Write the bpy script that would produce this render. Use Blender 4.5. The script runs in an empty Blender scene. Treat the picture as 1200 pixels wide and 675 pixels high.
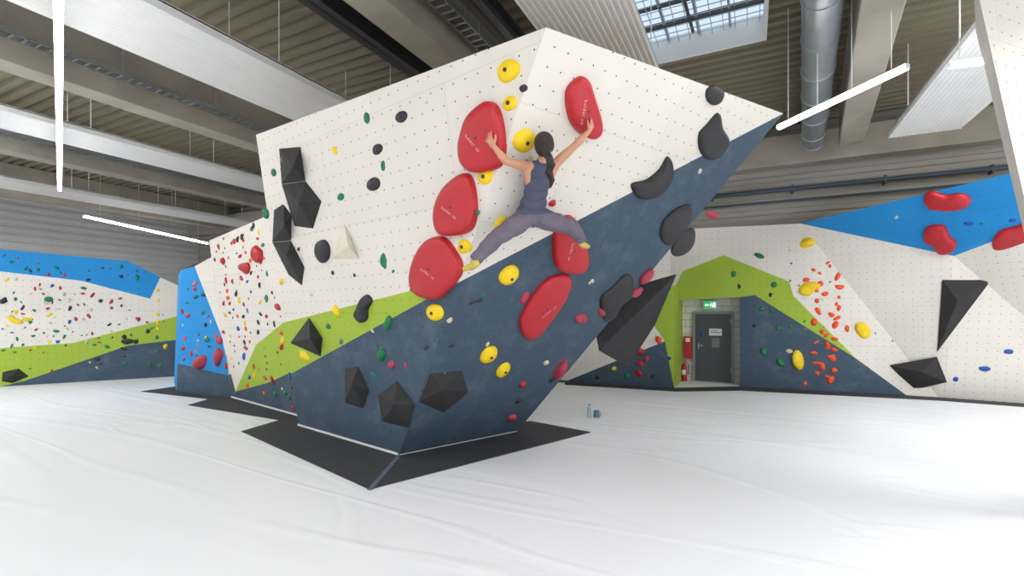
import bpy, bmesh, math, random
import numpy as np
from mathutils import Vector, Matrix, noise
random.seed(7)
S=bpy.context.scene
TH=math.atan(0.5); CT,ST=math.cos(TH),math.sin(TH)
F=560.0; CH=2.05; HY=365.0
def toW(x,h,z): return Vector((x*CT-z*ST, x*ST+z*CT, h))
def W(px,py,Z): return toW((px-600)/F*Z, CH+(HY-py)/F*Z, Z)
def G(px,py,h=0.0): return W(px,py,(CH-h)*F/(py-HY))
def Hh(px,py,z): return W(px,py,(z-CH)*F/(HY-py))
CAM=Vector((0,0,CH))
def cv(x,y,z): return Vector((x*CT-z*ST, x*ST+z*CT, y))
class PL:
    def __init__(s,a,b,c):
        s.p=a.copy(); n=(b-a).cross(c-a).normalized()
        if n.dot(CAM-a)<0: n=-n
        s.n=n
        u=Vector((0,0,1)); u=(u-n*u.dot(n)).normalized(); s.u=u; s.r=u.cross(n).normalized()
    def hit(s,px,py,off=0.0):
        d=(W(px,py,1)-CAM); t=((s.p+s.n*off-CAM).dot(s.n))/d.dot(s.n)
        return CAM+d*t
def srgb(r,g,b):
    def f(c):
        c/=255.0
        return c/12.92 if c<=0.04045 else ((c+0.055)/1.055)**2.4
    return (f(r),f(g),f(b),1)
# ---------------------------------------------------------------- materials
def nmat(name,col,rough=0.6,var=0.06,vscale=3.0,bump=0.0,bscale=30.0,metal=0.0,coord='Object',spec=0.5):
    m=bpy.data.materials.new(name); m.use_nodes=True; N=m.node_tree.nodes; L=m.node_tree.links
    b=N['Principled BSDF']; b.inputs['Roughness'].default_value=rough; b.inputs['Metallic'].default_value=metal
    b.inputs['Specular IOR Level'].default_value=spec
    tc=N.new('ShaderNodeTexCoord'); no=N.new('ShaderNodeTexNoise'); no.inputs['Scale'].default_value=vscale; no.inputs['Detail'].default_value=5
    L.new(tc.outputs[coord],no.inputs['Vector'])
    mr=N.new('ShaderNodeMapRange'); mr.inputs[1].default_value=0.25; mr.inputs[2].default_value=0.75
    mr.inputs[3].default_value=1-var; mr.inputs[4].default_value=1+var
    L.new(no.outputs['Fac'],mr.inputs[0])
    mx=N.new('ShaderNodeMix'); mx.data_type='RGBA'; mx.blend_type='MULTIPLY'; mx.inputs[0].default_value=1
    mx.inputs[6].default_value=col; L.new(mr.outputs[0],mx.inputs[7]); L.new(mx.outputs[2],b.inputs['Base Color'])
    if bump>0:
        n2=N.new('ShaderNodeTexNoise'); n2.inputs['Scale'].default_value=bscale; n2.inputs['Detail'].default_value=4
        L.new(tc.outputs[coord],n2.inputs['Vector'])
        bp=N.new('ShaderNodeBump'); bp.inputs['Strength'].default_value=bump; bp.inputs['Distance'].default_value=0.02
        L.new(n2.outputs['Fac'],bp.inputs['Height']); L.new(bp.outputs[0],b.inputs['Normal'])
    m['mix']=mx.name
    return m
def panelmat(name,col,dots=True,chalk=0.0,chalkcol=(0.8,0.8,0.8,1),pitch=0.17,rough=0.75,dotcol=(0.05,0.05,0.05,1),dotr=0.05):
    m=nmat(name,col,rough,0.035,1.3,0.08,180,coord='UV'); N=m.node_tree.nodes; L=m.node_tree.links
    b=N['Principled BSDF']; mx=N[m['mix']]; last=mx.outputs[2]
    tc=N.new('ShaderNodeTexCoord')
    if chalk>0:
        no=N.new('ShaderNodeTexNoise'); no.inputs['Scale'].default_value=2.2; no.inputs['Detail'].default_value=9; no.inputs['Roughness'].default_value=0.72
        L.new(tc.outputs['UV'],no.inputs['Vector'])
        mr=N.new('ShaderNodeMapRange'); mr.inputs[1].default_value=0.5; mr.inputs[2].default_value=0.8; mr.inputs[4].default_value=chalk
        L.new(no.outputs['Fac'],mr.inputs[0])
        m2=N.new('ShaderNodeMix'); m2.data_type='RGBA'; L.new(mr.outputs[0],m2.inputs[0]); L.new(last,m2.inputs[6]); m2.inputs[7].default_value=chalkcol; last=m2.outputs[2]
    br=N.new('ShaderNodeTexBrick'); br.inputs['Scale'].default_value=1.0; br.inputs['Brick Width'].default_value=2.44; br.inputs['Row Height'].default_value=1.22; br.inputs['Mortar Size'].default_value=0.003
    br.inputs['Color1'].default_value=(1,1,1,1); br.inputs['Color2'].default_value=(0.975,0.975,0.975,1); br.inputs['Mortar'].default_value=(0.78,0.78,0.78,1)
    L.new(tc.outputs['UV'],br.inputs['Vector'])
    m3=N.new('ShaderNodeMix'); m3.data_type='RGBA'; m3.blend_type='MULTIPLY'; m3.inputs[0].default_value=1; L.new(last,m3.inputs[6]); L.new(br.outputs['Color'],m3.inputs[7]); last=m3.outputs[2]
    if dots:
        v=N.new('ShaderNodeVectorMath'); v.operation='SCALE'; v.inputs['Scale'].default_value=1/pitch; L.new(tc.outputs['UV'],v.inputs[0])
        fr=N.new('ShaderNodeVectorMath'); fr.operation='FRACTION'; L.new(v.outputs[0],fr.inputs[0])
        sb=N.new('ShaderNodeVectorMath'); sb.operation='SUBTRACT'; sb.inputs[1].default_value=(0.5,0.5,0); L.new(fr.outputs[0],sb.inputs[0])
        ln=N.new('ShaderNodeVectorMath'); ln.operation='LENGTH'; L.new(sb.outputs[0],ln.inputs[0])
        lt=N.new('ShaderNodeMath'); lt.operation='LESS_THAN'; lt.inputs[1].default_value=dotr; L.new(ln.outputs['Value'],lt.inputs[0])
        m4=N.new('ShaderNodeMix'); m4.data_type='RGBA'; L.new(lt.outputs[0],m4.inputs[0]); L.new(last,m4.inputs[6]); m4.inputs[7].default_value=dotcol; last=m4.outputs[2]
    L.new(last,b.inputs['Base Color'])
    return m
def emat(name,col,st):
    m=bpy.data.materials.new(name); m.use_nodes=True; N=m.node_tree.nodes; N.remove(N['Principled BSDF'])
    e=N.new('ShaderNodeEmission'); e.inputs[0].default_value=col; e.inputs[1].default_value=st
    m.node_tree.links.new(e.outputs[0],N['Material Output'].inputs[0]); return m
M_white=panelmat('wall_paint_white',srgb(224,219,210),True)
M_navy=panelmat('wall_paint_navy',srgb(60,80,98),True,0.3,srgb(140,152,160),dotcol=srgb(30,40,50))
M_green=panelmat('wall_paint_green',srgb(158,184,58),True,dotcol=srgb(90,100,30))
M_blue=panelmat('wall_paint_blue',srgb(20,138,208),True,dotcol=srgb(15,70,110))
M_ply=nmat('plywood',srgb(190,160,120),0.8)
WM=[M_white,M_navy,M_green,M_blue,M_ply]
hc={}
for k,c in dict(red=(184,32,42),yellow=(240,204,10),black=(36,36,40),green=(16,116,72),blue=(18,84,170),orange=(236,80,34),pink=(170,52,76),grey=(120,122,125),cream=(205,195,170),teal=(24,120,115)).items():
    hc[k]=nmat('hold_'+k,srgb(*c),0.5 if k!='red' else 0.38,0.08,9,0.15,90)
HK=list(hc.keys()); HM=[hc[k] for k in HK]
M_vol=nmat('volume_black_grit',srgb(46,46,48),0.8,0.2,6,0.4,120)
M_volw=nmat('volume_cream',srgb(222,214,198),0.8,0.05)
M_conc=nmat('concrete',srgb(164,158,146),0.85,0.14,1.5,0.15,25)
M_deck=nmat('roof_deck_metal',srgb(130,122,102),0.55,0.1,0.8)
M_steel=nmat('galvanised_steel',srgb(178,186,194),0.35,0.1,4,metal=0.75)
M_dark=nmat('dark_steel',srgb(60,62,66),0.5,0.1)
M_panel=nmat('white_metal',srgb(228,230,230),0.5,0.03)
M_mat=nmat('black_mat',srgb(56,56,60),0.8,0.12,2.5,0.1,60)
M_trim=nmat('white_trim',srgb(235,235,235),0.6,0.02)
# ---------------------------------------------------------------- mesh builder
class MB:
    def __init__(s): s.v=[];s.f=[];s.m=[];s.s=[];s.uv=[]
    def add(s,vs,fs,mi=0,smooth=False,uv=None):
        o=len(s.v); s.v+= [tuple(v) for v in vs]
        for f in fs: s.f.append([i+o for i in f]); s.m.append(mi); s.s.append(smooth)
    def box(s,x0,x1,y0,y1,z0,z1,mi=0):
        vs=[(x,y,z) for z in (z0,z1) for y in (y0,y1) for x in (x0,x1)]
        s.add(vs,[(0,2,3,1),(4,5,7,6),(0,1,5,4),(2,6,7,3),(0,4,6,2),(1,3,7,5)],mi)
    def obox(s,c,ax,ay,az,hx,hy,hz,mi=0):
        vs=[c+ax*(hx*i)+ay*(hy*j)+az*(hz*k) for k in(-1,1) for j in(-1,1) for i in(-1,1)]
        s.add(vs,[(0,2,3,1),(4,5,7,6),(0,1,5,4),(2,6,7,3),(0,4,6,2),(1,3,7,5)],mi)
    def tube(s,a,b,r0,r1=None,n=16,mi=0,caps=True):
        if r1 is None: r1=r0
        a=Vector(a);b=Vector(b); d=(b-a).normalized(); u=d.orthogonal().normalized(); w=d.cross(u)
        vs=[];fs=[]
        for p,r in((a,r0),(b,r1)):
            for i in range(n):
                t=2*math.pi*i/n; vs.append(p+u*(r*math.cos(t))+w*(r*math.sin(t)))
        for i in range(n): j=(i+1)%n; fs.append((i,j,n+j,n+i))
        s.add(vs,fs,mi,True)
        if caps: s.add(vs,[tuple(range(n))[::-1],tuple(range(n,2*n))],mi,False)
    def lathe(s,base,prof,n=20,mi=0,axis=Vector((0,0,1))):
        u=axis.orthogonal().normalized(); w=axis.cross(u); vs=[];fs=[]
        for r,h in prof:
            for i in range(n):
                t=2*math.pi*i/n; vs.append(base+axis*h+u*(r*math.cos(t))+w*(r*math.sin(t)))
        for k in range(len(prof)-1):
            for i in range(n): j=(i+1)%n; fs.append((k*n+i,k*n+j,(k+1)*n+j,(k+1)*n+i))
        s.add(vs,fs,mi,True)
    def blob(s,c,r,u,n,rx,ry,rz,mi=0,seed=0,amp=0.16,seg=12,rings=6):
        rnd=random.Random(seed); ks=[(rnd.uniform(-3,3),rnd.uniform(-3,3),rnd.uniform(-3,3),rnd.uniform(0,6)) for _ in range(3)]
        vs=[];fs=[]
        for k in range(rings+1):
            ph=(math.pi*0.5)*(k/rings)*1.0
            ph=ph if k>0 else -0.15
            for i in range(seg):
                t=2*math.pi*i/seg; x=math.cos(ph)*math.cos(t); y=math.cos(ph)*math.sin(t); z=math.sin(ph)
                q=1+sum(amp*math.sin(a*x+b*y+g*z+p) for a,b,g,p in ks)/1.5
                vs.append(c+r*(x*rx*q)+u*(y*ry*q)+n*(z*rz*q))
        for k in range(rings):
            for i in range(seg): j=(i+1)%seg; fs.append((k*seg+i,k*seg+j,(k+1)*seg+j,(k+1)*seg+i))
        s.add(vs,fs,mi,True)
    def pad(s,outline,n,h,mi=0,sub=6,p=3.2,off=-0.01):
        P=[Vector(q) for q in outline]; m=len(P); pts=[]
        for i in range(m):
            a,b,c,d=P[i-1],P[i],P[(i+1)%m],P[(i+2)%m]
            for k in range(sub):
                t=k/sub
                pts.append(0.5*((2*b)+(-a+c)*t+(2*a-5*b+4*c-d)*t*t+(-a+3*b-3*c+d)*t**3))
        cen=sum(pts,Vector())/len(pts); M=len(pts); vs=[];fs=[]
        SC=[1.0,1.0,.985,.955,.91,.84,.74,.6,.42,.22,.001]; rings=len(SC)-1
        for k,sc in enumerate(SC):
            hh=0 if k==0 else h*(.22 if k==1 else (.22+.78*(1-sc**p)**(1/p)))
            for q in pts: vs.append(cen+(q-cen)*sc+n*(hh+off))
        for k in range(rings):
            for i in range(M): j=(i+1)%M; fs.append((k*M+i,k*M+j,(k+1)*M+j,(k+1)*M+i))
        s.add(vs,fs,mi,True)
        return cen+n*(h+off)
    def pyr(s,outline,apexes,mi=0):
        o=[Vector(q) for q in outline]; m=len(o)
        s.add(o+[apexes[0]],[(i,(i+1)%m,m) for i in range(m)]+[tuple(range(m))[::-1]],mi,False)
    def build(s,name,mats,parent=None,uvplanar=False,bevel=0):
        me=bpy.data.meshes.new(name); me.from_pydata(s.v,[],s.f)
        for m in mats: me.materials.append(m)
        me.polygons.foreach_set('material_index',s.m); me.polygons.foreach_set('use_smooth',s.s)
        me.update()
        ob=bpy.data.objects.new(name,me); S.collection.objects.link(ob)
        if uvplanar:
            uvl=me.uv_layers.new(name='UV')
            for p in me.polygons:
                n=p.normal; u=Vector((0,0,1)); u=u-n*u.dot(n)
                u=Vector((0,1,0)) if u.length<1e-3 else u.normalized(); r=u.cross(n).normalized()
                for li in p.loop_indices:
                    co=me.vertices[me.loops[li].vertex_index].co; uvl.data[li].uv=(co.dot(r)+50,co.dot(u)+50)
        else:
            bm=bmesh.new(); bm.from_mesh(me); bmesh.ops.recalc_face_normals(bm,faces=bm.faces); bm.to_mesh(me); bm.free()
        if parent: ob.parent=parent
        if bevel:
            b=ob.modifiers.new('bevel','BEVEL'); b.width=bevel; b.segments=2; b.limit_method='ANGLE'
        return ob
def clampz(v):
    v=Vector(v); v.z=max(v.z,0.0); return v
def facets(mb,plane,pix,mi):
    pts=[clampz(q if isinstance(q,Vector) else plane.hit(*q)) for q in pix]
    n=Vector()
    for i in range(len(pts)):
        a,b=pts[i],pts[(i+1)%len(pts)]; n+=a.cross(b)
    if n.dot(CAM-pts[0])<0: pts=pts[::-1]
    mb.add(pts,[tuple(range(len(pts)))],mi)
def empty(name,loc=(0,0,0)):
    e=bpy.data.objects.new(name,None); e.empty_display_size=0.2; S.collection.objects.link(e); return e

# ---------------------------------------------------------------- room shell
D=15.1; XL=-26.0; XR=16.0; YB=-9.0; ZC=7.1
mb=MB(); mb.add([(XL,YB,0),(XR,YB,0),(XR,D,0),(XL,D,0)],[(0,1,2,3)])
M_floor=nmat('white_tarpaulin',srgb(238,238,241),0.5,0.02,0.5)
N=M_floor.node_tree.nodes;L=M_floor.node_tree.links;tc=N.new('ShaderNodeTexCoord')
def wr(scale,dist,rot,sx,detail=3):
    mp=N.new('ShaderNodeMapping'); mp.inputs['Rotation'].default_value=(0,0,rot); mp.inputs['Scale'].default_value=(scale*sx,scale,1)
    L.new(tc.outputs['Object'],mp.inputs[0]); no=N.new('ShaderNodeTexNoise'); no.inputs['Scale'].default_value=1; no.inputs['Detail'].default_value=detail; no.inputs['Distortion'].default_value=dist
    L.new(mp.outputs[0],no.inputs['Vector'])
    s=N.new('ShaderNodeMath'); s.operation='SUBTRACT'; s.inputs[1].default_value=0.5; L.new(no.outputs['Fac'],s.inputs[0])
    a=N.new('ShaderNodeMath'); a.operation='ABSOLUTE'; L.new(s.outputs[0],a.inputs[0])
    r=N.new('ShaderNodeMapRange'); r.inputs[1].default_value=0.0; r.inputs[2].default_value=0.03; r.inputs[3].default_value=1; r.inputs[4].default_value=0; r.interpolation_type='SMOOTHERSTEP'
    L.new(a.outputs[0],r.inputs[0]); return r.outputs[0]
w1=wr(0.45,0.8,0.5,0.3,2); w2=wr(0.6,0.5,2.2,0.2,2); w3=wr(0.3,0.3,1.3,0.12,1)
ad=N.new('ShaderNodeMath'); ad.operation='ADD'; L.new(w1,ad.inputs[0]); L.new(w2,ad.inputs[1])
ad2=N.new('ShaderNodeMath'); ad2.operation='ADD'; L.new(ad.outputs[0],ad2.inputs[0]); L.new(w3,ad2.inputs[1])
bp=N.new('ShaderNodeBump'); bp.inputs['Strength'].default_value=0.17; bp.inputs['Distance'].default_value=0.03
L.new(ad2.outputs[0],bp.inputs['Height']); L.new(bp.outputs[0],N['Principled BSDF'].inputs['Normal'])
mb.build('floor',[M_floor],uvplanar=True)
M_clad=nmat('grey_cladding',srgb(200,202,204),0.6,0.05,0.6)
M_claddk=nmat('grey_cladding_warm',srgb(158,155,148),0.6,0.05,0.6)
def rib_wall(name,a,b,z0,z1,nrm,mat,pitch=0.3,depth=0.04,mi=0):
    mb=MB(); a=Vector(a);b=Vector(b);z=z0
    prof=[]
    while z<z1:
        for dz,o in((0,0),(pitch*0.4,0),(pitch*0.5,depth),(pitch*0.9,depth)): prof.append((min(z+dz,z1),o))
        z+=pitch
    prof.append((z1,0))
    vs=[]
    for zz,o in prof: vs+=[Vector((a.x,a.y,zz))+nrm*o,Vector((b.x,b.y,zz))+nrm*o]
    mb.add(vs,[(2*i,2*i+1,2*i+3,2*i+2) for i in range(len(prof)-1)])
    return mb.build(name,[mat])
rib_wall('wall_left',(XL,YB,0),(XL,D,0),0,ZC+.16,Vector((1,0,0)),M_clad)
M_block=nmat('white_blockwork',srgb(226,224,218),0.8,0.03)
N=M_block.node_tree.nodes;L=M_block.node_tree.links;tc=N.new('ShaderNodeTexCoord');br=N.new('ShaderNodeTexBrick')
br.inputs['Scale'].default_value=1;br.inputs['Brick Width'].default_value=0.5;br.inputs['Row Height'].default_value=0.2;br.inputs['Mortar Size'].default_value=0.008
br.inputs['Color1'].default_value=srgb(226,224,218);br.inputs['Color2'].default_value=srgb(215,213,206);br.inputs['Mortar'].default_value=srgb(165,163,158)
L.new(tc.outputs['UV'],br.inputs['Vector']);L.new(br.outputs['Color'],N['Principled BSDF'].inputs['Base Color'])
mb=MB(); mb.add([(XL,D,0),(XR,D,0),(XR,D,3.4),(XL,D,3.4)],[(0,1,2,3)]); mb.build('wall_back',[M_block],uvplanar=True)
rib_wall('wall_back_cladding',(XL,D,0),(XR,D,0),3.4,ZC+.16,Vector((0,-1,0)),M_claddk)
# ceiling deck with the skylight in view and added fill-light openings
def deck(mb,x0,x1,y0,y1,pitch=0.28,dep=0.09):
    k=math.floor(y0/pitch); prof=[]
    def hgt(y):
        f=(y/pitch)%1.0
        return ZC+(0 if f<.45 else dep*(f-.45)/.1 if f<.55 else dep if f<.9 else dep*(1-f)/.1)
    ys=[y0,y1]
    while k*pitch<y1:
        for q in (0,.45,.55,.9):
            y=(k+q)*pitch
            if y0<y<y1: ys.append(y)
        k+=1
    vs=[]
    ys=sorted(ys)
    for yy in ys: vs+=[(x0,yy,hgt(yy)),(x1,yy,hgt(yy))]
    mb.add(vs,[(2*i,2*i+1,2*i+3,2*i+2) for i in range(len(ys)-1)])
    mb.add([(x0,y0,ZC+.14),(x1,y0,ZC+.14),(x1,y1,ZC+.14),(x0,y1,ZC+.14)],[(0,1,2,3)])
sky_fill=[(-2.0,0.2,6.4,9.9)]
for cx in (-0.9,-13.3,5.3,11.5,-19.5): sky_fill.append((cx-1.1,cx+1.1,-4.5,-1.0))  # these and the next are added out of view to brighten the hall
sky_fill+= [(-8.2,-6.0,-4.5,-1.0),(10.4,12.6,6.4,9.9),(4.2,6.4,6.4,9.9),(4.2,6.4,0.6,4.1),(10.4,12.6,0.6,4.1),(-14.4,-12.2,-0.6,2.9),(-20.6,-18.4,1.4,4.9)]
EN=[0,180,250,220,250,300,205,420,420,300,380,260,420]
mb=MB(); xs=sorted(set([XL,XR]+[q for k in sky_fill for q in k[:2]]))
for i in range(len(xs)-1):
    a,b=xs[i],xs[i+1]; hs=sorted([(k[2],k[3]) for k in sky_fill if k[0]<=a+1e-4 and k[1]>=b-1e-4]); y=YB
    for h in hs: deck(mb,a,b,y,h[0]); y=h[1]
    deck(mb,a,b,y,D)
mb.build('ceiling',[M_deck])
E_sky=emat('skylight_glazing',(0.72,0.87,1.0,1),1.05); E_fill=emat('added_fill_pane',(0.9,0.95,1.0,1),6)  # the stronger pane is an added fill emitter, out of view
for i,(a,b,c,d) in enumerate(sky_fill):
    mb=MB(); zt=ZC+0.42; w=0.06
    mb.box(a-w,a,c-w,d+w,ZC-0.06,zt,0);mb.box(b,b+w,c-w,d+w,ZC-0.06,zt,0);mb.box(a,b,c-w,c,ZC-0.06,zt,0);mb.box(a,b,d,d+w,ZC-0.06,zt,0)
    mb.add([(a,c,zt-.01),(b,c,zt-.01),(b,d,zt-.01),(a,d,zt-.01)],[(0,1,2,3)],1)
    for k in range(1,6): y=c+(d-c)*k/6; mb.box(a,b,y-.025,y+.025,zt-.1,zt-.03,2)
    for k in range(1,4): x=a+(b-a)*k/4; mb.box(x-.02,x+.02,c,d,zt-.1,zt-.03,3)
    k=a+0.14
    while k<b: mb.box(k-.006,k+.006,c,d,ZC+.27,ZC+.282,3); k+=.2
    k=c+0.14
    while k<d: mb.box(a,b,k-.006,k+.006,ZC+.27,ZC+.282,3); k+=.2
    mb.tube(((a+b)/2-.1,(c+d)/2,ZC+.12),((a+b)/2-.1,d-.1,ZC+.35),.03,mi=2)
    mb.tube((a,(c+d)/2+.9,ZC+.15),(b,(c+d)/2+.9,ZC+.15),.025,mi=2)
    mb.build('skylight_and_fill_%d'%(i+1),[M_panel,E_sky if i==0 else E_fill,M_dark,M_steel])  # only the first is the skylight in view, the others are added fill
# beams
def tray(mb,x,y0,y1,z,w=0.25,mi=0):
    mb.box(x-w/2,x-w/2+.015,y0,y1,z,z+.08,mi);mb.box(x+w/2-.015,x+w/2,y0,y1,z,z+.08,mi)
    y=y0
    while y<y1: mb.box(x-w/2,x+w/2,y,y+.03,z,z+.015,mi); y+=.16
for bx in (-22.9,-16.8,-10.9,-4.45,7.7,13.9):
    mb=MB(); w=0.25
    mb.box(bx-w,bx+w,YB,D-.5,6.05,ZC,0)
    mb.build('ceiling_beam',[M_conc],bevel=.02)
    mb=MB(); tx=bx+.55 if bx<0 else bx+.5
    tray(mb,tx,YB,D-.6,6.35); y=YB+1
    while y<D-1: mb.box(tx-.14,tx-.12,y,y+.02,6.35,ZC,0); mb.box(tx+.12,tx+.14,y,y+.02,6.35,ZC,0); y+=1.8
    mb.build('cable_tray',[M_steel])
UP=Vector((0,0,1))
def slant(a,b,l0,l1):
    d=(b-a); d.z=0; d.normalize(); return a+d*l0, a+d*l1, d
a=Hh(1036,0,6.05); b=Hh(991,200,6.05); p,q_,d=slant(a,b,-14,6.3)
mb=MB(); s_=d.cross(UP); mb.obox((p+q_)/2+Vector((0,0,.525)),d,s_,UP,(q_-p).length/2,.25,.525); mb.build('ceiling_beam',[M_conc],bevel=.02)
a=Hh(964,0,6.3); b=Hh(953,165,6.3); p,q_,d=slant(a,b,-14,6.3)
mb=MB(); Lt=(q_-p).length; y=0
while y<Lt:
    y2=min(y+1.15,Lt); mb.tube(p+d*y,p+d*y2,.25,n=28); mb.tube(p+d*(y2-.03),p+d*(y2+.03),.265,n=28)
    k=y+.1
    while k<y2-.05: mb.tube(p+d*k,p+d*(k+.012),.254,n=28,caps=False); k+=.1
    y=y2
mb.build('ventilation_duct',[M_steel])
mb=MB(); mb.box(XL+.05,XR,D-.5,D-.05,5.95,6.75); mb.build('ceiling_crossbeam',[M_conc],bevel=.02)
for bx in (-3.55,-5.6):
    mb=MB(); z=6.45
    mb.box(bx-.14,bx+.14,YB,D-.52,z,z+.02);mb.box(bx-.01,bx+.01,YB,D-.52,z,z+.3);mb.box(bx-.14,bx+.14,YB,D-.52,z+.28,z+.3)
    mb.build('steel_joist',[M_dark])
mb=MB(); mb.tube((-4,D-.25,5.35),(XR,D-.25,5.35),.06); mb.tube((-4,D-.2,5.05),(XR,D-.2,5.05),.03)
for x in range(-3,16,2): mb.box(x-.02,x+.02,D-.3,D-.05,5.25,5.45)
mb.build('service_pipe',[nmat('pipe_blue_grey',srgb(55,75,90),.5)])
def hpanel(x0,x1,y0,y1,z=5.65):
    mb=MB(); n=16; vs=[];w=(x1-x0)
    prof=[(x0,z+.12),(x0,z)]
    for i in range(n):
        a=x0+w*i/n; prof+=[(a+w/n*.2,z),(a+w/n*.3,z+.007),(a+w/n*.7,z+.007),(a+w/n*.8,z)]
    prof+=[(x1,z),(x1,z+.12)]
    for x,zz in prof: vs+=[(x,y0,zz),(x,y1,zz)]
    mb.add(vs,[(2*i,2*i+1,2*i+3,2*i+2) for i in range(len(prof)-1)])
    mb.box(x0,x1,y0,y1,z+.1,z+.13)
    y=y0+.4
    while y<y1:
        for x in (x0+.1,x1-.1): mb.tube((x,y,z+.1),(x,y,ZC),.008,n=6)
        y+=2.5
    mb.build('ceiling_radiant_panel',[M_panel])
for a,b,c,d in ((-7.7,-6.3,-3,13),(-13.2,-12.0,-3,13),(-19.6,-18.3,-3,13),(-2.45,-1.25,2.0,8.8),(2.55,3.7,3.5,12.4),(8.6,9.8,0,12),(-7.7,-6.3,-8.5,-5)): hpanel(a,b,c,d)
E_lamp=emat('lamp_diffuser',(1,0.98,0.95,1),22)
def lamp(a,b,z):
    mb=MB(); d=(b-a).normalized(); s=d.cross(Vector((0,0,1))); c=(a+b)/2; l=(b-a).length/2
    mb.obox(c,d,s,Vector((0,0,1)),l,.035,.03,0); mb.obox(c-Vector((0,0,.036)),d,s,Vector((0,0,1)),l-.01,.03,.006,1)
    mb.obox(c+s*.036,d,s,Vector((0,0,1)),l-.01,.003,.022,1); mb.obox(c-s*.036,d,s,Vector((0,0,1)),l-.01,.003,.022,1)
    for t in (-.8,-.27,.27,.8):
        p=c+d*(l*t); mb.tube(p,(p.x,p.y,ZC),.006,n=6)
    mb.build('pendant_lamp_or_fill',[M_panel,E_lamp])
LZ=5.2
lamp(Hh(68,-60,LZ),Hh(70,222,LZ),LZ);lamp(Hh(98,253,LZ),Hh(243,285,LZ),LZ);lamp(Hh(912,149,LZ),Hh(1064,77,LZ),LZ);lamp(Hh(1112,76,LZ),Hh(1240,60,LZ),LZ)
lamp(Vector((-6,-4,LZ)),Vector((0,-6,LZ)),LZ);lamp(Vector((3,-2,LZ)),Vector((8,-5,LZ)),LZ);lamp(Vector((-15,-4,LZ)),Vector((-21,-1,LZ)),LZ)
lamp(Hh(400,222,LZ),Hh(520,205,LZ),LZ);lamp(Hh(560,218,LZ),Hh(690,200,LZ),LZ);lamp(Hh(600,245,LZ),Hh(760,235,LZ),LZ)  # added lamps, hidden behind the boulder, to brighten the back walls

# ---------------------------------------------------------------- main boulder
T0=Hh(640,32,4.5);B0=G(467,535);B1=G(605,507);B2=G(350,500)
PA=PL(T0,B0,B2); PB=PL(T0,B0,B1)
T2=PA.hit(300,158); T1=PB.hit(918,133)
C1=PA.hit(537,331); C1=B0+(T0-B0)*((C1-B0).dot(T0-B0)/(T0-B0).length_squared)
TB=toW(-.3,4.75,9.6); BB=toW(-2.0,0,10.2)
mb=MB()
g1=PA.hit(332,378); g2=PA.hit(341,438)
facets(mb,PA,[T2,T0,C1,(503,349),(497,337),g1],0)
facets(mb,PA,[g1,(497,337),(503,349),g2],2)
facets(mb,PA,[g2,(503,349),C1,B0,B2],1)
facets(mb,PB,[T0,T1,C1],0); facets(mb,PB,[C1,T1,B1,B0],1)
mb.add([T0,T1,TB,T2],[(0,1,2),(0,2,3)],4); mb.add([T1,B1,BB,TB],[(0,1,2,3)],1); mb.add([TB,BB,B2,T2],[(0,1,2,3)],0)
mb.build('climbing_wall',WM,uvplanar=True)
a2=G(272,467);b2=G(352,489.5)
mb=MB()
for a,b in((B2,B0),(B0,B1),(a2,b2)):
    d=(b-a).normalized(); s=d.cross(Vector((0,0,1))); 
    mb.obox((a+b)/2+s*.012+Vector((0,0,.04)),d,s,Vector((0,0,1)),(b-a).length/2,.012,.015)
mb.build('trim_1',[M_trim])
t2=Hh(308,255,3.9); P2=PL(a2,b2,t2); mb=MB(); tl=P2.hit(245,282); t2=P2.hit(356,234.5)
fl=P2.hit(276,459)
facets(mb,P2,[tl,t2,(356,364),(332,378),(300,404),fl,(262,405)],0)
facets(mb,P2,[fl,(300,404),(332,378),(356,364),(356,428),(341,436),(316,448)],2)
facets(mb,P2,[fl,(316,448),(341,436),(356,428),b2,a2],1)
back=cv(.3,0,1.2)
mb.add([tl,t2,t2+back,tl+back],[(0,1,2,3)],4); mb.add([tl,a2,a2+back,tl+back],[(0,1,2,3)],0); mb.add([t2,b2,b2+back,t2+back],[(0,1,2,3)],0)
mb.build('climbing_wall',WM,uvplanar=True)
a3=G(207,459);b3=G(272,467);t3=W(213,316,11.9); P3=PL(a3,b3,t3); mb=MB()
t3b=P3.hit(250,300)
facets(mb,P3,[t3,(228,312),(262,400),(268,440),(208,426)],3)
facets(mb,P3,[(228,312),t3b,(290,420),(268,440),(262,400)],0)
facets(mb,P3,[(208,426),(268,440),(290,420),b3,a3],1)
bk=cv(-1.2,0,1.6); mb.add([t3,a3,a3+bk,t3+bk],[(0,1,2,3)],3); mb.add([t3,t3b,t3b+bk,t3+bk],[(0,1,2,3)],4)
mb.build('climbing_wall',WM,uvplanar=True)
a4=G(0,453);b4=G(207,441);P4=PL(a4,b4,W(0,292,13.1)); mb=MB(); X=-140
facets(mb,P4,[(X,280),(0,292),(150,306),(188,325),(176,350),(95,329),(0,318),(X,305)],3)
facets(mb,P4,[(X,305),(0,318),(95,329),(176,350),(188,325),(225,342),(225,366),(85,402),(0,408),(X,414)],0)
facets(mb,P4,[(X,414),(0,408),(85,402),(225,366),(225,396),(150,405),(30,446),(0,453),(X,461)],2)
facets(mb,P4,[(0,453),(30,446),(150,405),(225,396),(225,440)],1)
q=[P4.hit(X,280),P4.hit(0,292),P4.hit(150,306),P4.hit(188,325),P4.hit(225,342)]; bk=cv(-.8,0,1.0)
for i in range(4): mb.add([q[i],q[i+1],q[i+1]+bk,q[i]+bk],[(0,1,2,3)],4)
mb.build('climbing_wall',WM,uvplanar=True)
V8=G(867,453);V7=G(1100,466);V2=W(938,262,12.5);PR=PL(V8,V7,V2)
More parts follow.
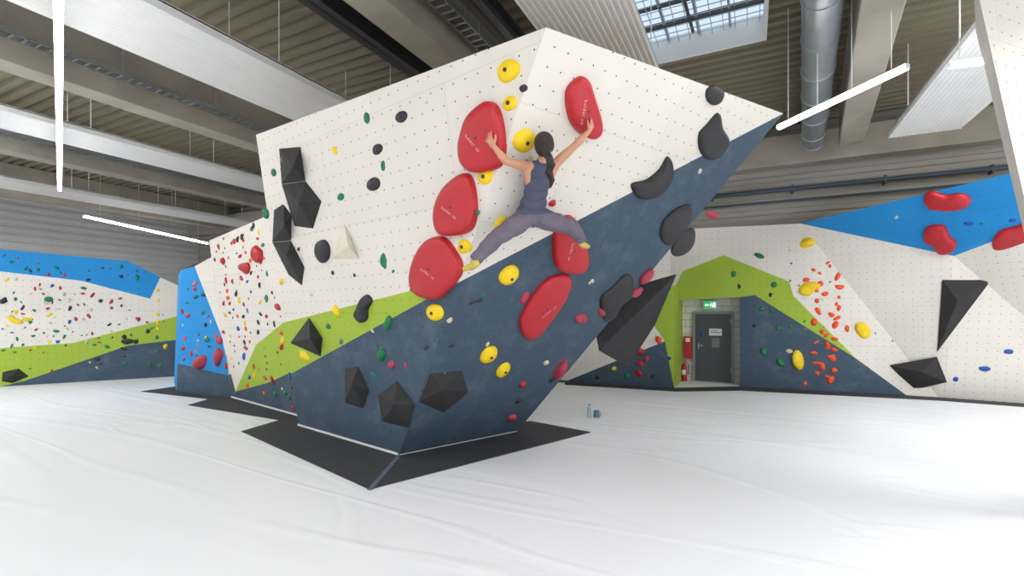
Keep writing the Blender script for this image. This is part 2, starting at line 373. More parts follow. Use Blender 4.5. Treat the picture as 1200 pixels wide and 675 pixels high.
V1=PR.hit(770,270);V3=W(1118,300,10.6);V4=W(1330,168,7.6);V5=W(1330,220,8.1);V6=G(1330,483)
mb=MB()
facets(mb,PR,[V1,V2,V7,(1062,463),(1003,420),(930,347),(925,330),(848,299),(800,318),(783,352),(760,352)],0)
facets(mb,PR,[(783,352),(800,318),(848,299),(925,330),(930,347),(1003,420),(885,346),(867,348)],2)
facets(mb,PR,[(867,348),(885,346),(1003,420),(1062,463),V8],1)
facets(mb,PR,[V2,V3,V7],0); facets(mb,PR,[V3,V6,V7],0); facets(mb,PR,[V3,V5,V6],0)
facets(mb,PR,[V2,V4,V3],3); facets(mb,PR,[V4,V5,V3],3)
q=[V1,V2,V4]
for i in range(2): mb.add([q[i],q[i+1],Vector((q[i+1].x,D,q[i+1].z)),Vector((q[i].x,D,q[i].z))],[(0,1,2,3)],4)
v9=PR.hit(867,348);v10=PR.hit(783,352);v11=PR.hit(760,352)
yb=lambda v:Vector((v.x,D,v.z))
mb.add([V8,v9,yb(v9),yb(V8)],[(0,1,2,3)],1); mb.add([v9,v10,yb(v10),yb(v9)],[(0,1,2,3)],0)
mb.build('climbing_wall',WM,uvplanar=True)
a5=G(560,443);b5=G(790,455);P5=PL(a5,b5,b5+Vector((0,0,3))); mb=MB()
facets(mb,P5,[a5,(560,436),(665,446),(779,400),b5],1)
facets(mb,P5,[(560,436),(665,446),(779,400),(764,378),(786,335),(786,275),(560,285)],0)
facets(mb,P5,[(779,400),(764,378),(786,335),(790,335),b5],2)
mb.add([b5,P5.hit(790,335),yb(P5.hit(790,335)),yb(b5)],[(0,1,2,3)],2)
mb.build('climbing_wall',WM,uvplanar=True)
# near panel: free-standing overhanging edge at the right of the hall
n0=W(1140,-35,4.6);n1=W(1287,614.6,4.6); n1.z=0; e=cv(1.3,0,.5); mb=MB()
facets(mb,None,[n0,n1,n1+e*.5,n0+e],0)
bk=cv(1.0,0,1.0); mb.add([n0,n1,n1+bk*.4,n0+bk],[(0,1,2,3)],0); mb.add([n0,n0+e,n0+bk],[(0,1,2)],4); mb.add([n0+e,n1+e*.5,n1+bk*.4,n0+bk],[(0,1,2,3)],0)
mb.build('climbing_wall',WM,uvplanar=True)

# ---------------------------------------------------------------- mats
mb=MB(); h=.012
def slab(pts,h=.012):
    n=len(pts); mb.add([p+Vector((0,0,h)) for p in pts]+[p+Vector((0,0,.0)) for p in pts],[tuple(range(n))]+[(i,(i+1)%n,n+(i+1)%n,n+i) for i in range(n)],0)
slab([G(433,574),G(470,530),G(350,492),G(330,492),G(283,506)])
slab([G(433,574),G(692,507),G(622,494),G(560,500),G(470,530)])
slab([G(220,475),G(330,493),G(365,500),G(365,486),G(272,463),G(245,468)],.010)
slab([G(165,459),G(245,468),G(275,464),G(207,453)],.011)
a,b=G(433,574,h),G(467,535,h); d=(b-a).normalized(); s_=d.cross(Vector((0,0,1)))
mb.obox((a+b)/2+Vector((0,0,.002)),d,s_,Vector((0,0,1)),(b-a).length/2,.03,.002,1)
mb.build('floor_mat',[M_mat,nmat('mat_velcro',srgb(90,100,118),.9)])
mb=MB(); slab([G(662,448),G(790,455),G(867,453),G(1100,466),G(1330,483),G(1330,487),G(1100,469.5),G(867,458),G(792,459),G(662,451)])
mb.build('floor_mat',[M_mat])

# ---------------------------------------------------------------- volumes
def volume(plane,pix,apx,hh,mat=M_vol,name='climbing_volume'):
    mb=MB(); o=[plane.hit(*q) for q in pix]; ap=[plane.hit(x,y,k) for (x,y),k in zip(apx,hh)]
    mb.pyr(o,ap)
    mb.build(name,[mat],bevel=.004)
volume(PA,[(327,174),(352,172),(358,212),(330,216)],[(343,196)],[.22])
volume(PA,[(330,216),(358,212),(377,236),(367,268),(345,265)],[(350,238)],[.22])
volume(PA,[(321,246),(332,239),(342,252),(341,282),(319,284)],[(333,264)],[.18])
volume(PA,[(319,284),(341,282),(357,313),(354,335),(338,322)],[(336,300)],[.18])
volume(PA,[(340,402),(362,372),(378,396),(376,418)],[(363,396)],[.2])
volume(PA,[(404,432),(420,429),(433,458),(426,479),(404,472)],[(412,450)],[.18])
volume(PA,[(443,463),(465,446),(487,474),(480,502),(447,494)],[(462,474)],[.2])
volume(PB,[(491,471),(504,438),(541,434),(549,460),(520,484)],[(520,456)],[.16])
volume(PA,[(388,304),(403,261),(421,304)],[(408,288)],[.12],M_volw)
PE=PL(V3,V6,V7)
volume(PE,[(1104,328),(1162,328),(1098,413)],[(1122,352)],[.3]); volume(PE,[(1042,428),(1098,418),(1110,448),(1070,457)],[(1080,436)],[.28])
mb=MB()
bq=[W(793,321,8.2),W(768,380,8.6),W(736,430,8.9),W(702,411,8.0)]
mb.add([bq[0],bq[1],bq[2],bq[3],W(690,350,8.3)],[(0,1,2,3),(0,4,1),(1,4,2),(2,4,3),(0,3,4)]); mb.build('climbing_volume',[M_vol])

# ---------------------------------------------------------------- big holds
M_txt=nmat('hold_lettering',srgb(225,195,195),.5,0)
def bighold(plane,pix,h,kind,name,text=None,tang=0,p=3.2):
    mb=MB(); o=[plane.hit(*q) for q in pix]; top=mb.pad(o,plane.n,h,0,p=p)
    mb.lathe(top+plane.n*.001,[(.016,0),(.016,.003),(.008,.003),(.008,-.004),(0,-.004)],mi=1,axis=plane.n,n=12)
    ob=mb.build(name,[hc[kind],M_dark])
    if text:
        cu=bpy.data.curves.new('lettering','FONT'); cu.body=text; cu.size=.05; cu.align_x='CENTER'; cu.align_y='CENTER'; cu.extrude=.001; cu.offset=-.0008; cu.space_character=1.2
        t=bpy.data.objects.new('lettering',cu); S.collection.objects.link(t); cu.materials.append(M_txt)
        a=math.radians(tang); x=plane.r*math.cos(a)+plane.u*math.sin(a); y=plane.n.cross(x)
        M=Matrix((x,y,plane.n)).transposed().to_4x4(); pos=top+plane.n*.001-y*.06
        M.translation=pos; t.parent=ob; t.matrix_world=M
    return ob
TX='bolder up'
bighold(PA,[(544,158),(551,138),(566,123),(577,119),(586,127),(592,150),(593,176),(588,194),(574,201),(556,202),(544,192),(541,174)],.14,'red','red_climbing_hold',TX,-50)
bighold(PA,[(513,244),(522,222),(538,207),(549,203),(556,212),(560,236),(559,258),(553,270),(538,276),(520,275),(513,264)],.14,'red','red_climbing_hold',TX,-35)
bighold(PA,[(490,300),(500,284),(513,277),(524,279),(535,293),(543,309),(540,324),(528,340),(514,350),(495,347),(485,337),(484,320)],.14,'red','red_climbing_hold',TX,-30)
bighold(PB,[(662,108),(668,97),(679,89),(687,93),(693,110),(702,140),(702,155),(694,162),(681,158),(669,146),(663,128)],.12,'red','red_climbing_hold',TX,-70)
bighold(PB,[(649,266),(656,255),(668,252),(676,262),(685,288),(687,308),(679,318),(663,318),(651,312),(647,292)],.14,'red','red_climbing_hold',TX,-75)
bighold(PB,[(636,330),(650,322),(664,321),(668,330),(661,350),(643,376),(629,393),(618,396),(610,388),(609,372),(620,350)],.11,'red','red_climbing_hold',TX,50)
def disc(px,py,r,plane,kind,name,e=1.0,h=.5):
    c=plane.hit(px,py); rr=(plane.hit(px,py+r)-plane.hit(px,py-r)).length/2; rx=(plane.hit(px+r,py)-plane.hit(px-r,py)).length/2
    mb=MB(); mb.blob(c-plane.n*.01,plane.r,plane.u,plane.n,rx*e*.93,rr*.93,min(rx,rr)*h*1.2,0,seed=int(px*7+py),amp=.05,seg=20,rings=8)
    mb.lathe(c+plane.n*(min(rx,rr)*h*1.12),[(.02,-.01),(.02,.004),(.01,.004),(.009,-.002),(0,-.002)],mi=1,axis=plane.n,n=12)
    mb.build(name,[hc[kind],M_dark])
for x,y,r,pl in [(596,83,15,PA),(598,121,10,PA),(614,165,15,PB),(569,207,10,PA),(588,262,9,PB),(544,289,9,PA),(596,323,12,PB),(510,366,11,PA),(573,415,10,PB),(590,433,8,PB)]:
    disc(x,y,r,pl,'yellow','yellow_climbing_hold')
def bh(pl,pix,h,k='black',p=2.2): bighold(pl,pix,h,k,k+'_climbing_hold',p=p)
bh(PB,[(828,104),(838,100),(848,108),(844,120),(834,123),(827,115)],.06)
bh(PB,[(818,158),(828,145),(841,132),(845,148),(853,164),(846,180),(832,187),(820,178)],.1)
bh(PB,[(739,216),(757,210),(772,198),(782,183),(788,198),(782,218),(766,231),(748,232)],.1)
bh(PB,[(773,277),(777,258),(794,243),(809,240),(808,256),(797,275),(783,287)],.1)
bh(PB,[(787,290),(800,272),(813,268),(813,285),(803,297),(790,300)],.06)
bh(PB,[(703,350),(717,336),(733,321),(741,327),(740,345),(726,358),(718,373),(707,374)],.1)
for x,y,r in [(470,137,8),(442,175,7),(438,216,9)]: disc(x,y,r,PA,'black','black_climbing_hold')
bh(PA,[(372,285),(381,281),(387,290),(386,303),(378,308),(371,298)],.09)
bh(PA,[(424,350),(431,345),(437,352),(432,363),(431,374),(423,378),(416,370),(420,360)],.09)
def smalls(name,plane,lst,amp=.2):
    mb=MB()
    for it in lst:
        x,y,r,k=it[:4]; e=it[4] if len(it)>4 else 1.0
        r=r*.85
        c=plane.hit(x,y); a=(plane.hit(x,y+r)-plane.hit(x,y-r)).length/2; b=(plane.hit(x+r,y)-plane.hit(x-r,y)).length/2
        a=min(a,b*1.2); b=min(b,a*1.2)
        rr=min(a,b)
        ang=random.uniform(-.6,.6); rv=plane.r*math.cos(ang)+plane.u*math.sin(ang); uv=plane.n.cross(rv)
        mb.blob(c-plane.n*.01,rv,uv,plane.n,b/math.sqrt(e),a*math.sqrt(e),rr*.75,HK.index(k),seed=int(x*13+y*7),amp=amp,seg=12,rings=6)
    mb.build(name,HM)
smalls('climbing_holds',PA,[(430,139,7,'green',1.6),(449,195,5,'green',1.6),(399,231,6,'green',.8),(393,176,5,'yellow'),(321,203,6,'green'),(312,250,6,'green'),(333,187,6,'red',.7),(345,310,7,'red',.7),(385,240,3,'cream'),(450,308,8,'green',2.4),(455,378,8,'green',2.4),(448,414,8,'green',2.2),(420,362,4,'black'),(394,363,7,'yellow',1.5),(357,416,7,'yellow',.6),(325,360,4,'red'),(330,330,4,'yellow'),(413,300,4,'cream'),(365,345,3,'cream'),(385,383,4,'green'),(400,400,4,'grey'),(438,440,4,'teal'),(458,427,6,'pink',.7),(475,428,3,'red'),(350,292,3,'black'),(390,320,3,'black'),(415,322,3,'black'),(482,340,3,'black'),(484,300,3,'cream'),(500,120,3,'cream'),(461,318,3,'green'),(436,388,3,'cream')])
smalls('climbing_holds',PB,[(615,348,6,'pink',1.3),(680,373,7,'pink',.6),(706,365,5,'pink',.5),(757,323,7,'pink',1.6),(746,341,6,'pink',.6),(656,432,8,'pink',1.6),(735,345,5,'pink'),(601,489,5,'pink'),(613,449,4,'red'),(565,345,3,'green',1.6),(552,355,4,'black',.4),(560,353,4,'black',.4),(571,404,3,'cream'),(527,375,4,'cream'),(530,405,3,'black',.5),(640,425,3,'cream'),(614,104,5,'black'),(640,340,3,'cream'),(648,238,5,'red'),(560,250,3,'green'),(622,185,4,'cream'),(646,445,3,'black'),(500,408,3,'black'),(835,252,6,'pink',.5),(820,200,3,'cream'),(520,440,4,'teal'),(607,470,3,'black'),(693,330,3,'cream')])
def scatter(n,poly,rng,cols,wts):
    out=[]; xs=[p[0] for p in poly]; ys=[p[1] for p in poly]
    def ins(x,y):
        c=False;j=len(poly)-1
        for i in range(len(poly)):
            if (poly[i][1]>y)!=(poly[j][1]>y) and x<(poly[j][0]-poly[i][0])*(y-poly[i][1])/(poly[j][1]-poly[i][1])+poly[i][0]: c=not c
            j=i
        return c
    while len(out)<n:
        x=random.uniform(min(xs),max(xs));y=random.uniform(min(ys),max(ys))
        if ins(x,y) and all((x-o[0])**2+(y-o[1])**2>(o[2]+3)**2 for o in out): out.append((x,y,random.uniform(*rng),random.choices(cols,wts)[0],random.choice((.5,.8,1,1.4,1.9))))
    return out
smalls('climbing_holds',P2,[(303,298,12,'red',1.2),(288,313,10,'red',.8),(262,306,5,'red'),(275,283,4,'red'),(297,265,4,'black'),(284,278,4,'black'),(312,350,5,'green')]+
 scatter(90,[(250,285),(305,262),(318,330),(330,375),(300,400),(280,440),(266,440)],(1.6,3.8),['red','orange','black','yellow','blue','green','pink','teal'],[5,4,5,3,3,2,2,1])+
 scatter(24,[(300,408),(330,383),(340,430),(347,480),(290,462),(285,450)],(1.8,4.2),['red','yellow','black','blue','green','orange'],[3,2,4,2,4,2]))
smalls('climbing_holds',P3,[(237,424,10,'pink',.7),(258,417,9,'pink',2),(258,400,5,'pink'),(243,398,4,'green'),(215,408,3,'red')]+scatter(26,[(214,325),(232,322),(262,405),(262,430),(212,425)],(1.6,3.4),['yellow','green','black','red','cream','orange'],[2,3,3,2,2,2]))
smalls('climbing_holds',P4,[(17,375,7,'yellow',.4),(4,352,6,'black'),(32,374,5,'yellow',.5),(57,351,6,'green'),(150,400,6,'black',.5),(57,322,3,'red'),(76,323,3,'pink')]+
 scatter(90,[(2,322),(95,334),(170,354),(205,345),(207,380),(150,395),(85,405),(2,415)],(1.4,3.4),['green','red','black','yellow','pink','cream','blue'],[6,4,4,3,2,3,1])+
 scatter(18,[(2,298),(140,308),(180,325),(175,345),(95,326),(2,314)],(1.6,3.8),['green','red','black','pink','yellow'],[5,2,2,1,1])+
 scatter(24,[(2,415),(85,408),(205,375),(205,430),(40,440),(2,448)],(1.4,3.6),['green','red','black','yellow','blue','orange'],[4,1,4,1,2,2])+
 [(185,y,2.6,'yellow') for y in (340,352,368,385)]+[(184,y,2.4,'green') for y in (395,404,412)])
volume(P4,[(3,436),(22,432),(34,441),(15,449),(2,447)],[(16,439)],[.2])
rt=[(946,285,9,'yellow',.6),(948,338,11,'yellow',.6),(1011,388,10,'yellow',1.4),(934,422,10,'yellow',1.6),(890,300,5,'green',.5),(860,321,4,'green'),(908,333,4,'green'),(893,362,4,'green'),(905,365,3,'green'),(912,384,4,'green'),(926,382,3,'green'),(895,412,5,'green'),(915,425,6,'green'),(925,412,4,'cream',.6),(866,335,3,'black'),(903,345,3,'black'),(884,382,3,'black')]
for i in range(36):
    t=i/36; x=966+16*math.sin(i*2.1)+random.uniform(-8,8)+(8 if .3<t<.6 else 0); y=308+t*146
    rt.append((x,y,random.uniform(2.6,5.0),'orange',random.choice((.5,.8,1.3))))
rt+= [(x,y,1.8,random.choice(['cream','green','grey','pink'])) for x,y in [(random.uniform(900,1080),random.uniform(285,400)) for _ in range(22)]]
smalls('climbing_holds',PR,rt)
smalls('climbing_holds',PE,[(1155,432,6,'blue',.5),(1182,412,5,'blue',.6),(1120,445,4,'blue'),(1190,330,3,'red'),(1090,440,3,'green')])
PU=PL(V2,V4,V3); PU2=PL(V4,V5,V3)
bighold(PU,[(1083,230),(1093,224),(1110,228),(1126,226),(1138,232),(1133,242),(1115,246),(1100,245),(1088,243)],.12,'red','red_climbing_hold')
bighold(PU,[(1084,268),(1095,263),(1108,265),(1113,276),(1121,283),(1117,294),(1102,297),(1094,288),(1084,282)],.12,'red','red_climbing_hold')
bighold(PU2,[(1163,282),(1172,270),(1192,264),(1215,255),(1222,275),(1200,290),(1180,297),(1165,293)],.12,'red','red_climbing_hold')
smalls('climbing_holds',PU,[(1136,262,5,'blue',.5),(1187,258,5,'blue',.7),(1050,255,3,'cream'),(1150,262,3,'green')])
smalls('climbing_holds',P5,[(750,411,6,'red',1.2),(749,426,5,'red'),(749,437,5,'red'),(758,420,4,'pink'),(772,398,5,'orange'),(735,440,4,'green'),(765,441,3,'black'),(700,442,3,'black'),(720,432,3,'yellow'),(784,420,3,'blue')])

# ---------------------------------------------------------------- door, exit sign, extinguisher
PW=PL(Vector((0,D,0)),Vector((1,D,0)),Vector((0,D,1)))
def wx(px): return PW.hit(px,400).x
def wz(px,py): return PW.hit(px,py).z
x0,x1=wx(815),wx(857); zt=wz(836,368)
M_door=nmat('door_charcoal',srgb(72,76,82),.5,.04); M_frame=nmat('door_frame_grey',srgb(130,134,138),.5)
mb=MB(); mb.box(x0,x1,D-.05,D-.01,.02,zt,0)
for a,b,c,d in((x0-.07,x0,0,zt+.07),(x1,x1+.07,0,zt+.07),(x0,x1,zt,zt+.07)): mb.box(a,b,D-.09,D,c,d,1)
mb.box(x0+.08,x0+.1,D-.1,D-.05,.95,1.12,2); mb.box(x0+.08,x0+.22,D-.12,D-.1,1.04,1.06,2)
mb.box(x0+.38,x0+.72,D-.056,D-.05,1.35,1.55,3); mb.box(x0+.42,x0+.68,D-.058,D-.056,1.43,1.45,0); mb.box(x0+.42,x0+.6,D-.058,D-.056,1.49,1.505,0)
mb.box(x0+.45,x0+.66,D-.056,D-.05,1.0,1.28,4)
for z in (.3,1.7): mb.tube((x1-.01,D-.07,z),(x1-.01,D-.07,z+.12),.012,mi=2)
mb.lathe(Vector((x0+.18,D-.05,1.38)),[(0,.004),(.05,.004),(.05,0)],mi=5,axis=Vector((0,-1,0)))
mb.build('door_1',[M_door,M_frame,M_steel,M_trim,nmat('paper_grey',srgb(120,125,130)),nmat('sign_blue',srgb(40,90,170))])
E_g=emat('exit_green',srgb(40,190,110),1.0); E_w=emat('exit_white',(1,1,1,1),1.2)
sx0,sx1=wx(825.5),wx(840); sz0,sz1=wz(832,361.5),wz(832,353.5); mb=MB()
mb.box(sx0,sx1,D-.24,D-.2,sz0,sz1,0); cx=(sx0+sx1)/2; cz=(sz0+sz1)/2; hh=(sz1-sz0)/2; w=(sx1-sx0)/2; yy=D-.243
mb.box(sx0-.01,sx1+.01,D-.235,D,sz0-.01,sz1+.01,2)
def q(pts,m=1): mb.add([(cx+a*w,yy,cz+b*hh) for a,b in pts],[tuple(range(len(pts)))],m)
q([(.45,-.7),(.9,-.7),(.9,.7),(.45,.7)]); q([(-.1,.15),(-.5,.15),(-.5,.45),(-.9,0),(-.5,-.45),(-.5,-.15),(-.1,-.15)])
q([(.12,.5),(.22,.5),(.22,.75),(.12,.75)]); q([(.08,-.1),(.25,-.05),(.22,.42),(.08,.42)]); q([(.08,.4),(.0,.1),(.05,.05),(.14,.3)]); q([(.22,.4),(.36,.15),(.32,.08),(.2,.25)])
q([(.1,-.1),(-.02,-.7),(.05,-.72),(.2,-.15)]); q([(.18,-.1),(.34,-.35),(.3,-.7),(.37,-.7),(.42,-.3),(.26,0)])
mb.build('exit_sign',[E_g,E_w,M_panel])
mb=MB(); c=Vector((wx(803),D-.22,0)); R=.08
mb.lathe(c,[(0,.01),(R,.01),(R,.03),(R,.42),(R*.8,.48),(R*.35,.52),(.02,.54),(.02,.58),(0,.58)],mi=0)
mb.tube(c+Vector((0,0,.58)),c+Vector((.0,-.1,.62)),.012,mi=1); mb.box(c.x-.015,c.x+.015,c.y-.12,c.y+.04,.6,.615,1)
pp=[c+Vector((.03,0,.57)),c+Vector((.11,0,.5)),c+Vector((.12,0,.35)),c+Vector((.11,0,.2))]
for a,b in zip(pp,pp[1:]): mb.tube(a,b,.012,mi=1)
mb.box(c.x-.05,c.x+.05,c.y-R-.003,c.y-R+.02,.2,.34,2)
mb.build('fire_extinguisher',[hc['red'],M_dark,M_trim])
mb=MB(); a,b=wx(802),wx(811); z0,z1=wz(806,420),wz(806,394); mb.box(a,b,D-.12,D,z0,z1,0); mb.box(a+.03,b-.03,D-.125,D-.12,z0+.05,z1-.2,0); mb.box(a+.05,b-.05,D-.127,D-.125,z1-.16,z1-.05,1)
mb.build('fire_alarm_cabinet',[hc['red'],M_trim],bevel=.01)
M_gl=nmat('bottle_plastic',srgb(190,215,225),.15,.02); M_gl.node_tree.nodes['Principled BSDF'].inputs['Transmission Weight'].default_value=.6
mb=MB(); mb.lathe(G(690.5,489),[(0,0),(.033,0),(.035,.01),(.035,.09),(.03,.1),(.035,.11),(.035,.17),(.014,.22),(.014,.235)],mi=0); mb.lathe(G(690.5,489),[(.017,.233),(.017,.255),(0,.256)],mi=1)
mb.build('water_bottle',[M_gl,hc['blue']])
mb=MB(); mb.lathe(G(699,489),[(0,0),(.055,0),(.06,.02),(.055,.12),(.06,.13),(.052,.13),(.045,.03),(0,.03)],mi=0)
pc=G(699,489)+Vector((.06,0,.07))
pr=[pc+Vector((.03*math.sin(t),0,.035*math.cos(t))) for t in [i*math.pi/6 for i in range(7)]]
for a,b in zip(pr,pr[1:]): mb.tube(a,b,.006,n=8)
mb.build('drinking_mug',[nmat('mug_glaze',srgb(90,120,140),.3)])

# ---------------------------------------------------------------- climber
Cl=empty('climber')
pelvis=W(623,250,5.06); neck=W(635,191,4.72); head=W(638,170,4.61)
shL=W(617,195,4.70); shR=W(652,191,4.78); elL=W(593,189,4.5); wrL=W(579,172,4.48)
elR=W(676,168,4.68); wrR=W(690,154,4.80)
hipL=W(614,257,5.04); hipR=W(635,256,5.08); knL=W(583,278,4.9); anL=W(555,306,4.86); knR=W(670,266,5.18); anR=W(683,282,5.53)
segs=[]
def seg(a,b,ra,rb,lab,sq=None): segs.append((a,b,ra,rb,lab))
ux=(shR-shL).normalized(); uy=(neck-pelvis).normalized(); uz=ux.cross(uy).normalized(); ux=uy.cross(uz).normalized()
bm=bmesh.new()
def ell(c,ax,ay,az,rx,ry,rz):
    M=Matrix((ax*rx,ay*ry,az*rz)).transposed().to_4x4(); M.translation=c
    bmesh.ops.create_icosphere(bm,subdivisions=3,radius=1,matrix=M)
def chain(a,b,ra,rb,lab,bulge=0):
    n=max(2,int((b-a).length/(min(ra,rb)*.3)))
    for i in range(n+1):
        t=i/n; r=ra+(rb-ra)*t+bulge*math.sin(math.pi*min(1,t*1.6))*(1 if t<.63 else 0)
        M=Matrix.Diagonal((r,r,r,1)); M.translation=a.lerp(b,t); bmesh.ops.create_icosphere(bm,subdivisions=2,radius=1,matrix=M)
    seg(a,b,ra,rb,lab)
up=lambda t:pelvis.lerp(neck,t)
ell(up(.0),ux,uy,uz,.165,.12,.115); ell(up(-.06),ux,uy,uz,.16,.1,.12)
tocam=(CAM-pelvis).normalized()
for s in (-1,1): ell(up(-.06)+ux*(s*.075)+tocam*.045,ux,uy,tocam,.088,.1,.09)
ell(up(.2),ux,uy,uz,.14,.12,.1); ell(up(.42),ux,uy,uz,.122,.13,.088); ell(up(.65),ux,uy,uz,.14,.13,.098); ell(up(.82),ux,uy,uz,.145,.09,.09)
seg(up(-.1),up(.16),.15,.14,'pants'); seg(up(.18),up(.82),.12,.13,'top')
chain(up(.93),shL,.05,.05,'skin'); chain(up(.93),shR,.05,.05,'skin')
chain(up(.7)+ux*-.09,shL,.06,.05,'skin'); chain(up(.7)+ux*.09,shR,.06,.05,'skin')
seg(up(.8)-ux*.055,up(.99)-ux*.062,.062,.05,'top'); seg(up(.8)+ux*.055,up(.99)+ux*.062,.062,.05,'top'); seg(up(.7),up(.86),.12,.1,'top')
chain(neck,head-uy*.05,.05,.044,'skin')
for sh,el,wr_ in((shL,elL,wrL),(shR,elR,wrR)):
    chain(sh,el,.048,.037,'skin',.005); chain(el,wr_,.039,.025,'skin',.005)
for hp,kn,an in((hipL,knL,anL),(hipR,knR,anR)):
    chain(hp,kn,.1,.072,'pants',.006); chain(kn,kn.lerp(an,.88),.07,.052,'pants',.01); chain(kn.lerp(an,.85),an,.04,.036,'skin')
def foot(an,toe):
    d=(toe-an).normalized(); heel=an-d*.05+Vector((0,0,-.05))
    chain(an,an+Vector((0,0,-.05))+d*.01,.036,.034,'skin'); chain(heel,toe,.038,.028,'shoe'); chain(heel,an+Vector((0,0,-.045)),.036,.038,'shoe'); chain(an+Vector((0,0,-.045))+d*.03,toe,.036,.024,'shoe')
foot(anL,W(545,315,4.98)); foot(anR,W(689,289,5.7))
fd=(cv(.25,.25,1)).normalized(); hu=(cv(-.1,1,-.25)); hu=(hu-fd*hu.dot(fd)).normalized(); hr=hu.cross(fd).normalized()*-1
def hp_(x,y,z): return head+hr*x+hu*y+fd*z
ell(head,hr,hu,fd,.078,.103,.094); ell(hp_(0,-.05,.03),hr,hu,fd,.058,.07,.058); ell(hp_(0,-.1,.055),hr,hu,fd,.03,.022,.028)
chain(hp_(0,.01,.088),hp_(0,-.025,.108),.01,.014,'skin'); ell(hp_(0,-.06,.084),hr,hu,fd,.026,.009,.012)
for s in(-1,1):
    ell(hp_(s*.08,-.01,.0),hr,hu,fd,.01,.03,.018); ell(hp_(s*.033,.018,.078),hr,hu,fd,.02,.008,.012)
seg(hp_(0,.03,0),hp_(0,-.08,.03),.09,.06,'skin')
def hand(wr_,d,nw,side,sp=1.0):
    d=d.normalized(); nw=(nw-d*nw.dot(d)).normalized(); lat=d.cross(nw).normalized()*side
    pc=wr_+d*.045; ell(pc,d,lat,nw,.05,.038,.016); ell(wr_+d*.015,d,lat,nw,.03,.028,.018)
    seg(wr_,wr_+d*.08,.03,.035,'skin')
    for i,(o,l,sp_) in enumerate(((.030,.074,.28),(.010,.084,.09),(-.011,.078,-.1),(-.030,.062,-.3))):
        b=wr_+d*.078+lat*o; fdr=(d+lat*sp_*1.1+nw*.1).normalized(); k=b+fdr*l*.45
        fd2=(d*.85+lat*sp_+nw*.45).normalized(); k2=k+fd2*l*.32; fd3=(d*.6+lat*sp_*.7+nw*.8).normalized()
        chain(b,k,.0098,.009,'skin'); chain(k,k2,.009,.0082,'skin'); chain(k2,k2+fd3*l*.26,.008,.0072,'skin')
    b=wr_+d*.025+lat*.03; k=b+(d*.6+lat*.8+nw*.15).normalized()*.04; chain(b,k,.013,.011,'skin'); chain(k,k+(d*.9+lat*.35+nw*.35).normalized()*.032,.0105,.0085,'skin')
hand(wrL,W(571,160,4.5)-wrL,-PA.n,-1); hand(wrR,W(696,141,4.84)-wrR,-PB.n,1)
me=bpy.data.meshes.new('tmp'); bm.to_mesh(me); bm.free()
tmp=bpy.data.objects.new('tmp',me); S.collection.objects.link(tmp)
r=tmp.modifiers.new('r','REMESH'); r.mode='VOXEL'; r.voxel_size=.0055; r.use_smooth_shade=True
sm=tmp.modifiers.new('s','SMOOTH'); sm.factor=.5; sm.iterations=4
dg=bpy.context.evaluated_depsgraph_get(); body=bpy.data.meshes.new_from_object(tmp.evaluated_get(dg)); bpy.data.objects.remove(tmp)
M_skin=nmat('skin',srgb(200,146,116),.5,.05,12,.08,150); M_skin.node_tree.nodes['Principled BSDF'].inputs['Subsurface Weight'].default_value=.08
M_top=nmat('tank_top_fabric',srgb(74,78,98),.85,.08,10,.35,24); M_pants=nmat('trouser_fabric',srgb(106,98,112),.9,.12,9,.7,12); M_shoe=nmat('shoe_rubber',srgb(200,184,80),.6,.1)
labs=['skin','top','pants','shoe']
body.materials.clear()
for m in (M_skin,M_top,M_pants,M_shoe): body.materials.append(m)
nv=len(body.vertices); co=np.empty(nv*3); body.vertices.foreach_get('co',co); co=co.reshape(-1,3)
best=np.full(nv,1e9); lab=np.zeros(nv,int)
for a,b,ra,rb,l in segs:
    a=np.array(a);b=np.array(b);d=b-a;t=np.clip(((co-a)@d)/(d@d+1e-12),0,1); q_=a+t[:,None]*d; dist=np.linalg.norm(co-q_,axis=1)-(ra+(rb-ra)*t)
    m=dist<best; best[m]=dist[m]; lab[m]=labs.index(l)
hem=np.array(pelvis.lerp(neck,.08)); un=np.array(uy); tt=(co-hem)@un
m=(lab==2)&(tt>0)&(tt<.2); lab[m]=1
no=np.empty(nv*3); body.vertices.foreach_get('normal',no); no=no.reshape(-1,3)
wv=np.array([noise.noise(Vector(c)*11)+.5*abs(noise.noise(Vector((c[0]*22,c[1]*22,c[2]*30)))) if l in (1,2) else 0 for c,l in zip(co,lab)])
off=np.where(lab==2,.012+.014*wv,np.where(lab==1,.007+.006*wv,0.0)); co2=co+no*off[:,None]
body.vertices.foreach_set('co',co2.ravel())
mi=[]
for p in body.polygons:
    vs=[lab[v] for v in p.vertices]; mi.append(int(max(set(vs),key=vs.count)))
body.polygons.foreach_set('material_index',mi); body.polygons.foreach_set('use_smooth',[True]*len(body.polygons)); body.update()
ob=bpy.data.objects.new('body',body); S.collection.objects.link(ob); ob.parent=Cl
mb=MB()
for s in(-1,1): mb.blob(hp_(s*.031,.004,.079),hr,hu,fd,.013,.009,.012,0,amp=0); mb.blob(hp_(s*.031,.004,.088),hr,hu,fd,.005,.005,.005,1,amp=0)
mb.blob(hp_(0,-.061,.09),hr,hu,fd,.022,.008,.007,2,amp=0); mb.build('face_details',[M_trim,hc['black'],nmat('lips',srgb(175,95,90))],parent=Cl)
bm=bmesh.new()
ell(hp_(0,.02,-.02),hr,hu,fd,.096,.104,.098); ell(hp_(0,-.025,-.05),hr,hu,fd,.084,.09,.065)
for s in (-1,1): ell(hp_(s*.055,.0,-.01),hr,hu,fd,.042,.075,.055)
pt=[hp_(0,.0,-.115),hp_(.012,-.02,-.15),W(643,184,4.42),W(646,193,4.44),W(643,202,4.49),W(647,211,4.55),W(645,220,4.6)]
rr=[.034,.04,.042,.044,.04,.03,.012]
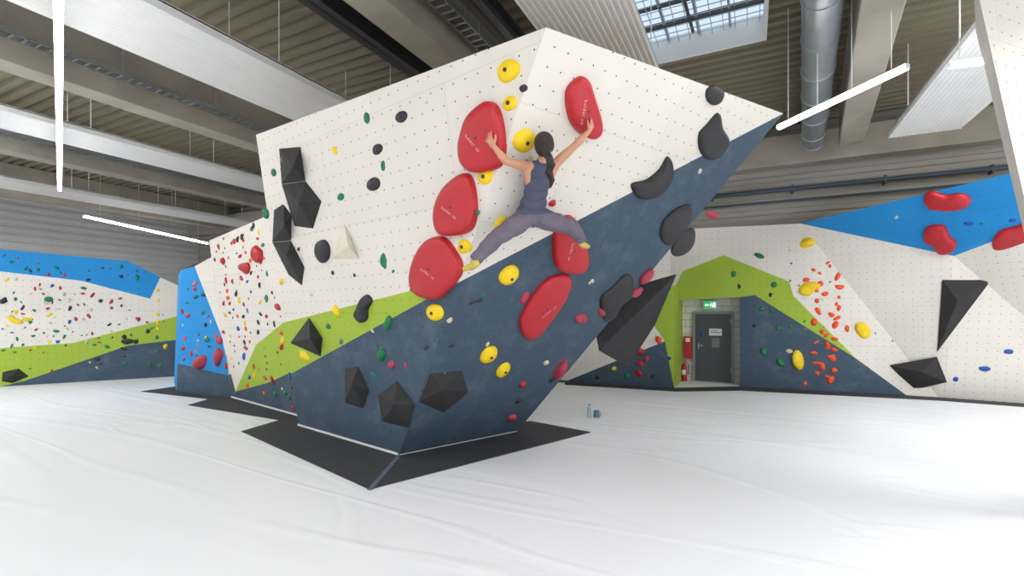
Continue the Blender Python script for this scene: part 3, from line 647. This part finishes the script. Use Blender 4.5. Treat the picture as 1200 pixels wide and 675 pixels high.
for i in range(len(pt)-1):
    for st in range(5):
        ph=st*1.256; o=[hr*math.cos(ph+j*.9)*.5*rr[i+j]+fd*math.sin(ph+j*.9)*.5*rr[i+j] for j in(0,1)]
        chain(pt[i]+o[0],pt[i+1]+o[1],rr[i]*.45,rr[i+1]*.45,'h')
me=bpy.data.meshes.new('tmp'); bm.to_mesh(me); bm.free(); tmp=bpy.data.objects.new('tmp',me); S.collection.objects.link(tmp)
r=tmp.modifiers.new('r','REMESH'); r.mode='VOXEL'; r.voxel_size=.005; r.use_smooth_shade=True
sm=tmp.modifiers.new('s','SMOOTH'); sm.iterations=2
dg=bpy.context.evaluated_depsgraph_get(); hm=bpy.data.meshes.new_from_object(tmp.evaluated_get(dg)); bpy.data.objects.remove(tmp)
M_hair=nmat('dark_hair',srgb(38,28,25),.45,.3,40,.6,110); hm.materials.clear(); hm.materials.append(M_hair)
hm.polygons.foreach_set('use_smooth',[True]*len(hm.polygons))
ob=bpy.data.objects.new('hair',hm); S.collection.objects.link(ob); ob.parent=Cl

# ---------------------------------------------------------------- light
for i,(a,b,c,d) in enumerate(sky_fill):
    if i==0: continue
    l=bpy.data.lights.new('added_fill_light','AREA'); l.shape='RECTANGLE'; l.size=b-a-.1; l.size_y=d-c-.1; l.energy=EN[i]; l.color=(.95,.98,1)  # added area fill below each unseen roof opening
    o=bpy.data.objects.new('added_fill_light',l); o.location=((a+b)/2,(c+d)/2,ZC+.1); S.collection.objects.link(o)
w=bpy.data.worlds.new('World'); S.world=w; w.use_nodes=True; bg=w.node_tree.nodes['Background']; bg.inputs[0].default_value=(1,.99,.975,1); bg.inputs[1].default_value=1.3
cam=bpy.data.cameras.new('camera'); cam.sensor_width=36; cam.lens=F/1200*36; cam.shift_y=(HY-337.5)/1200; cam.clip_start=.05; cam.clip_end=200
co_=bpy.data.objects.new('camera',cam); co_.location=CAM; co_.rotation_euler=(math.pi/2,0,TH); S.collection.objects.link(co_); S.camera=co_
S.view_settings.view_transform='Standard'; S.view_settings.look='None'; S.view_settings.exposure=-0.08
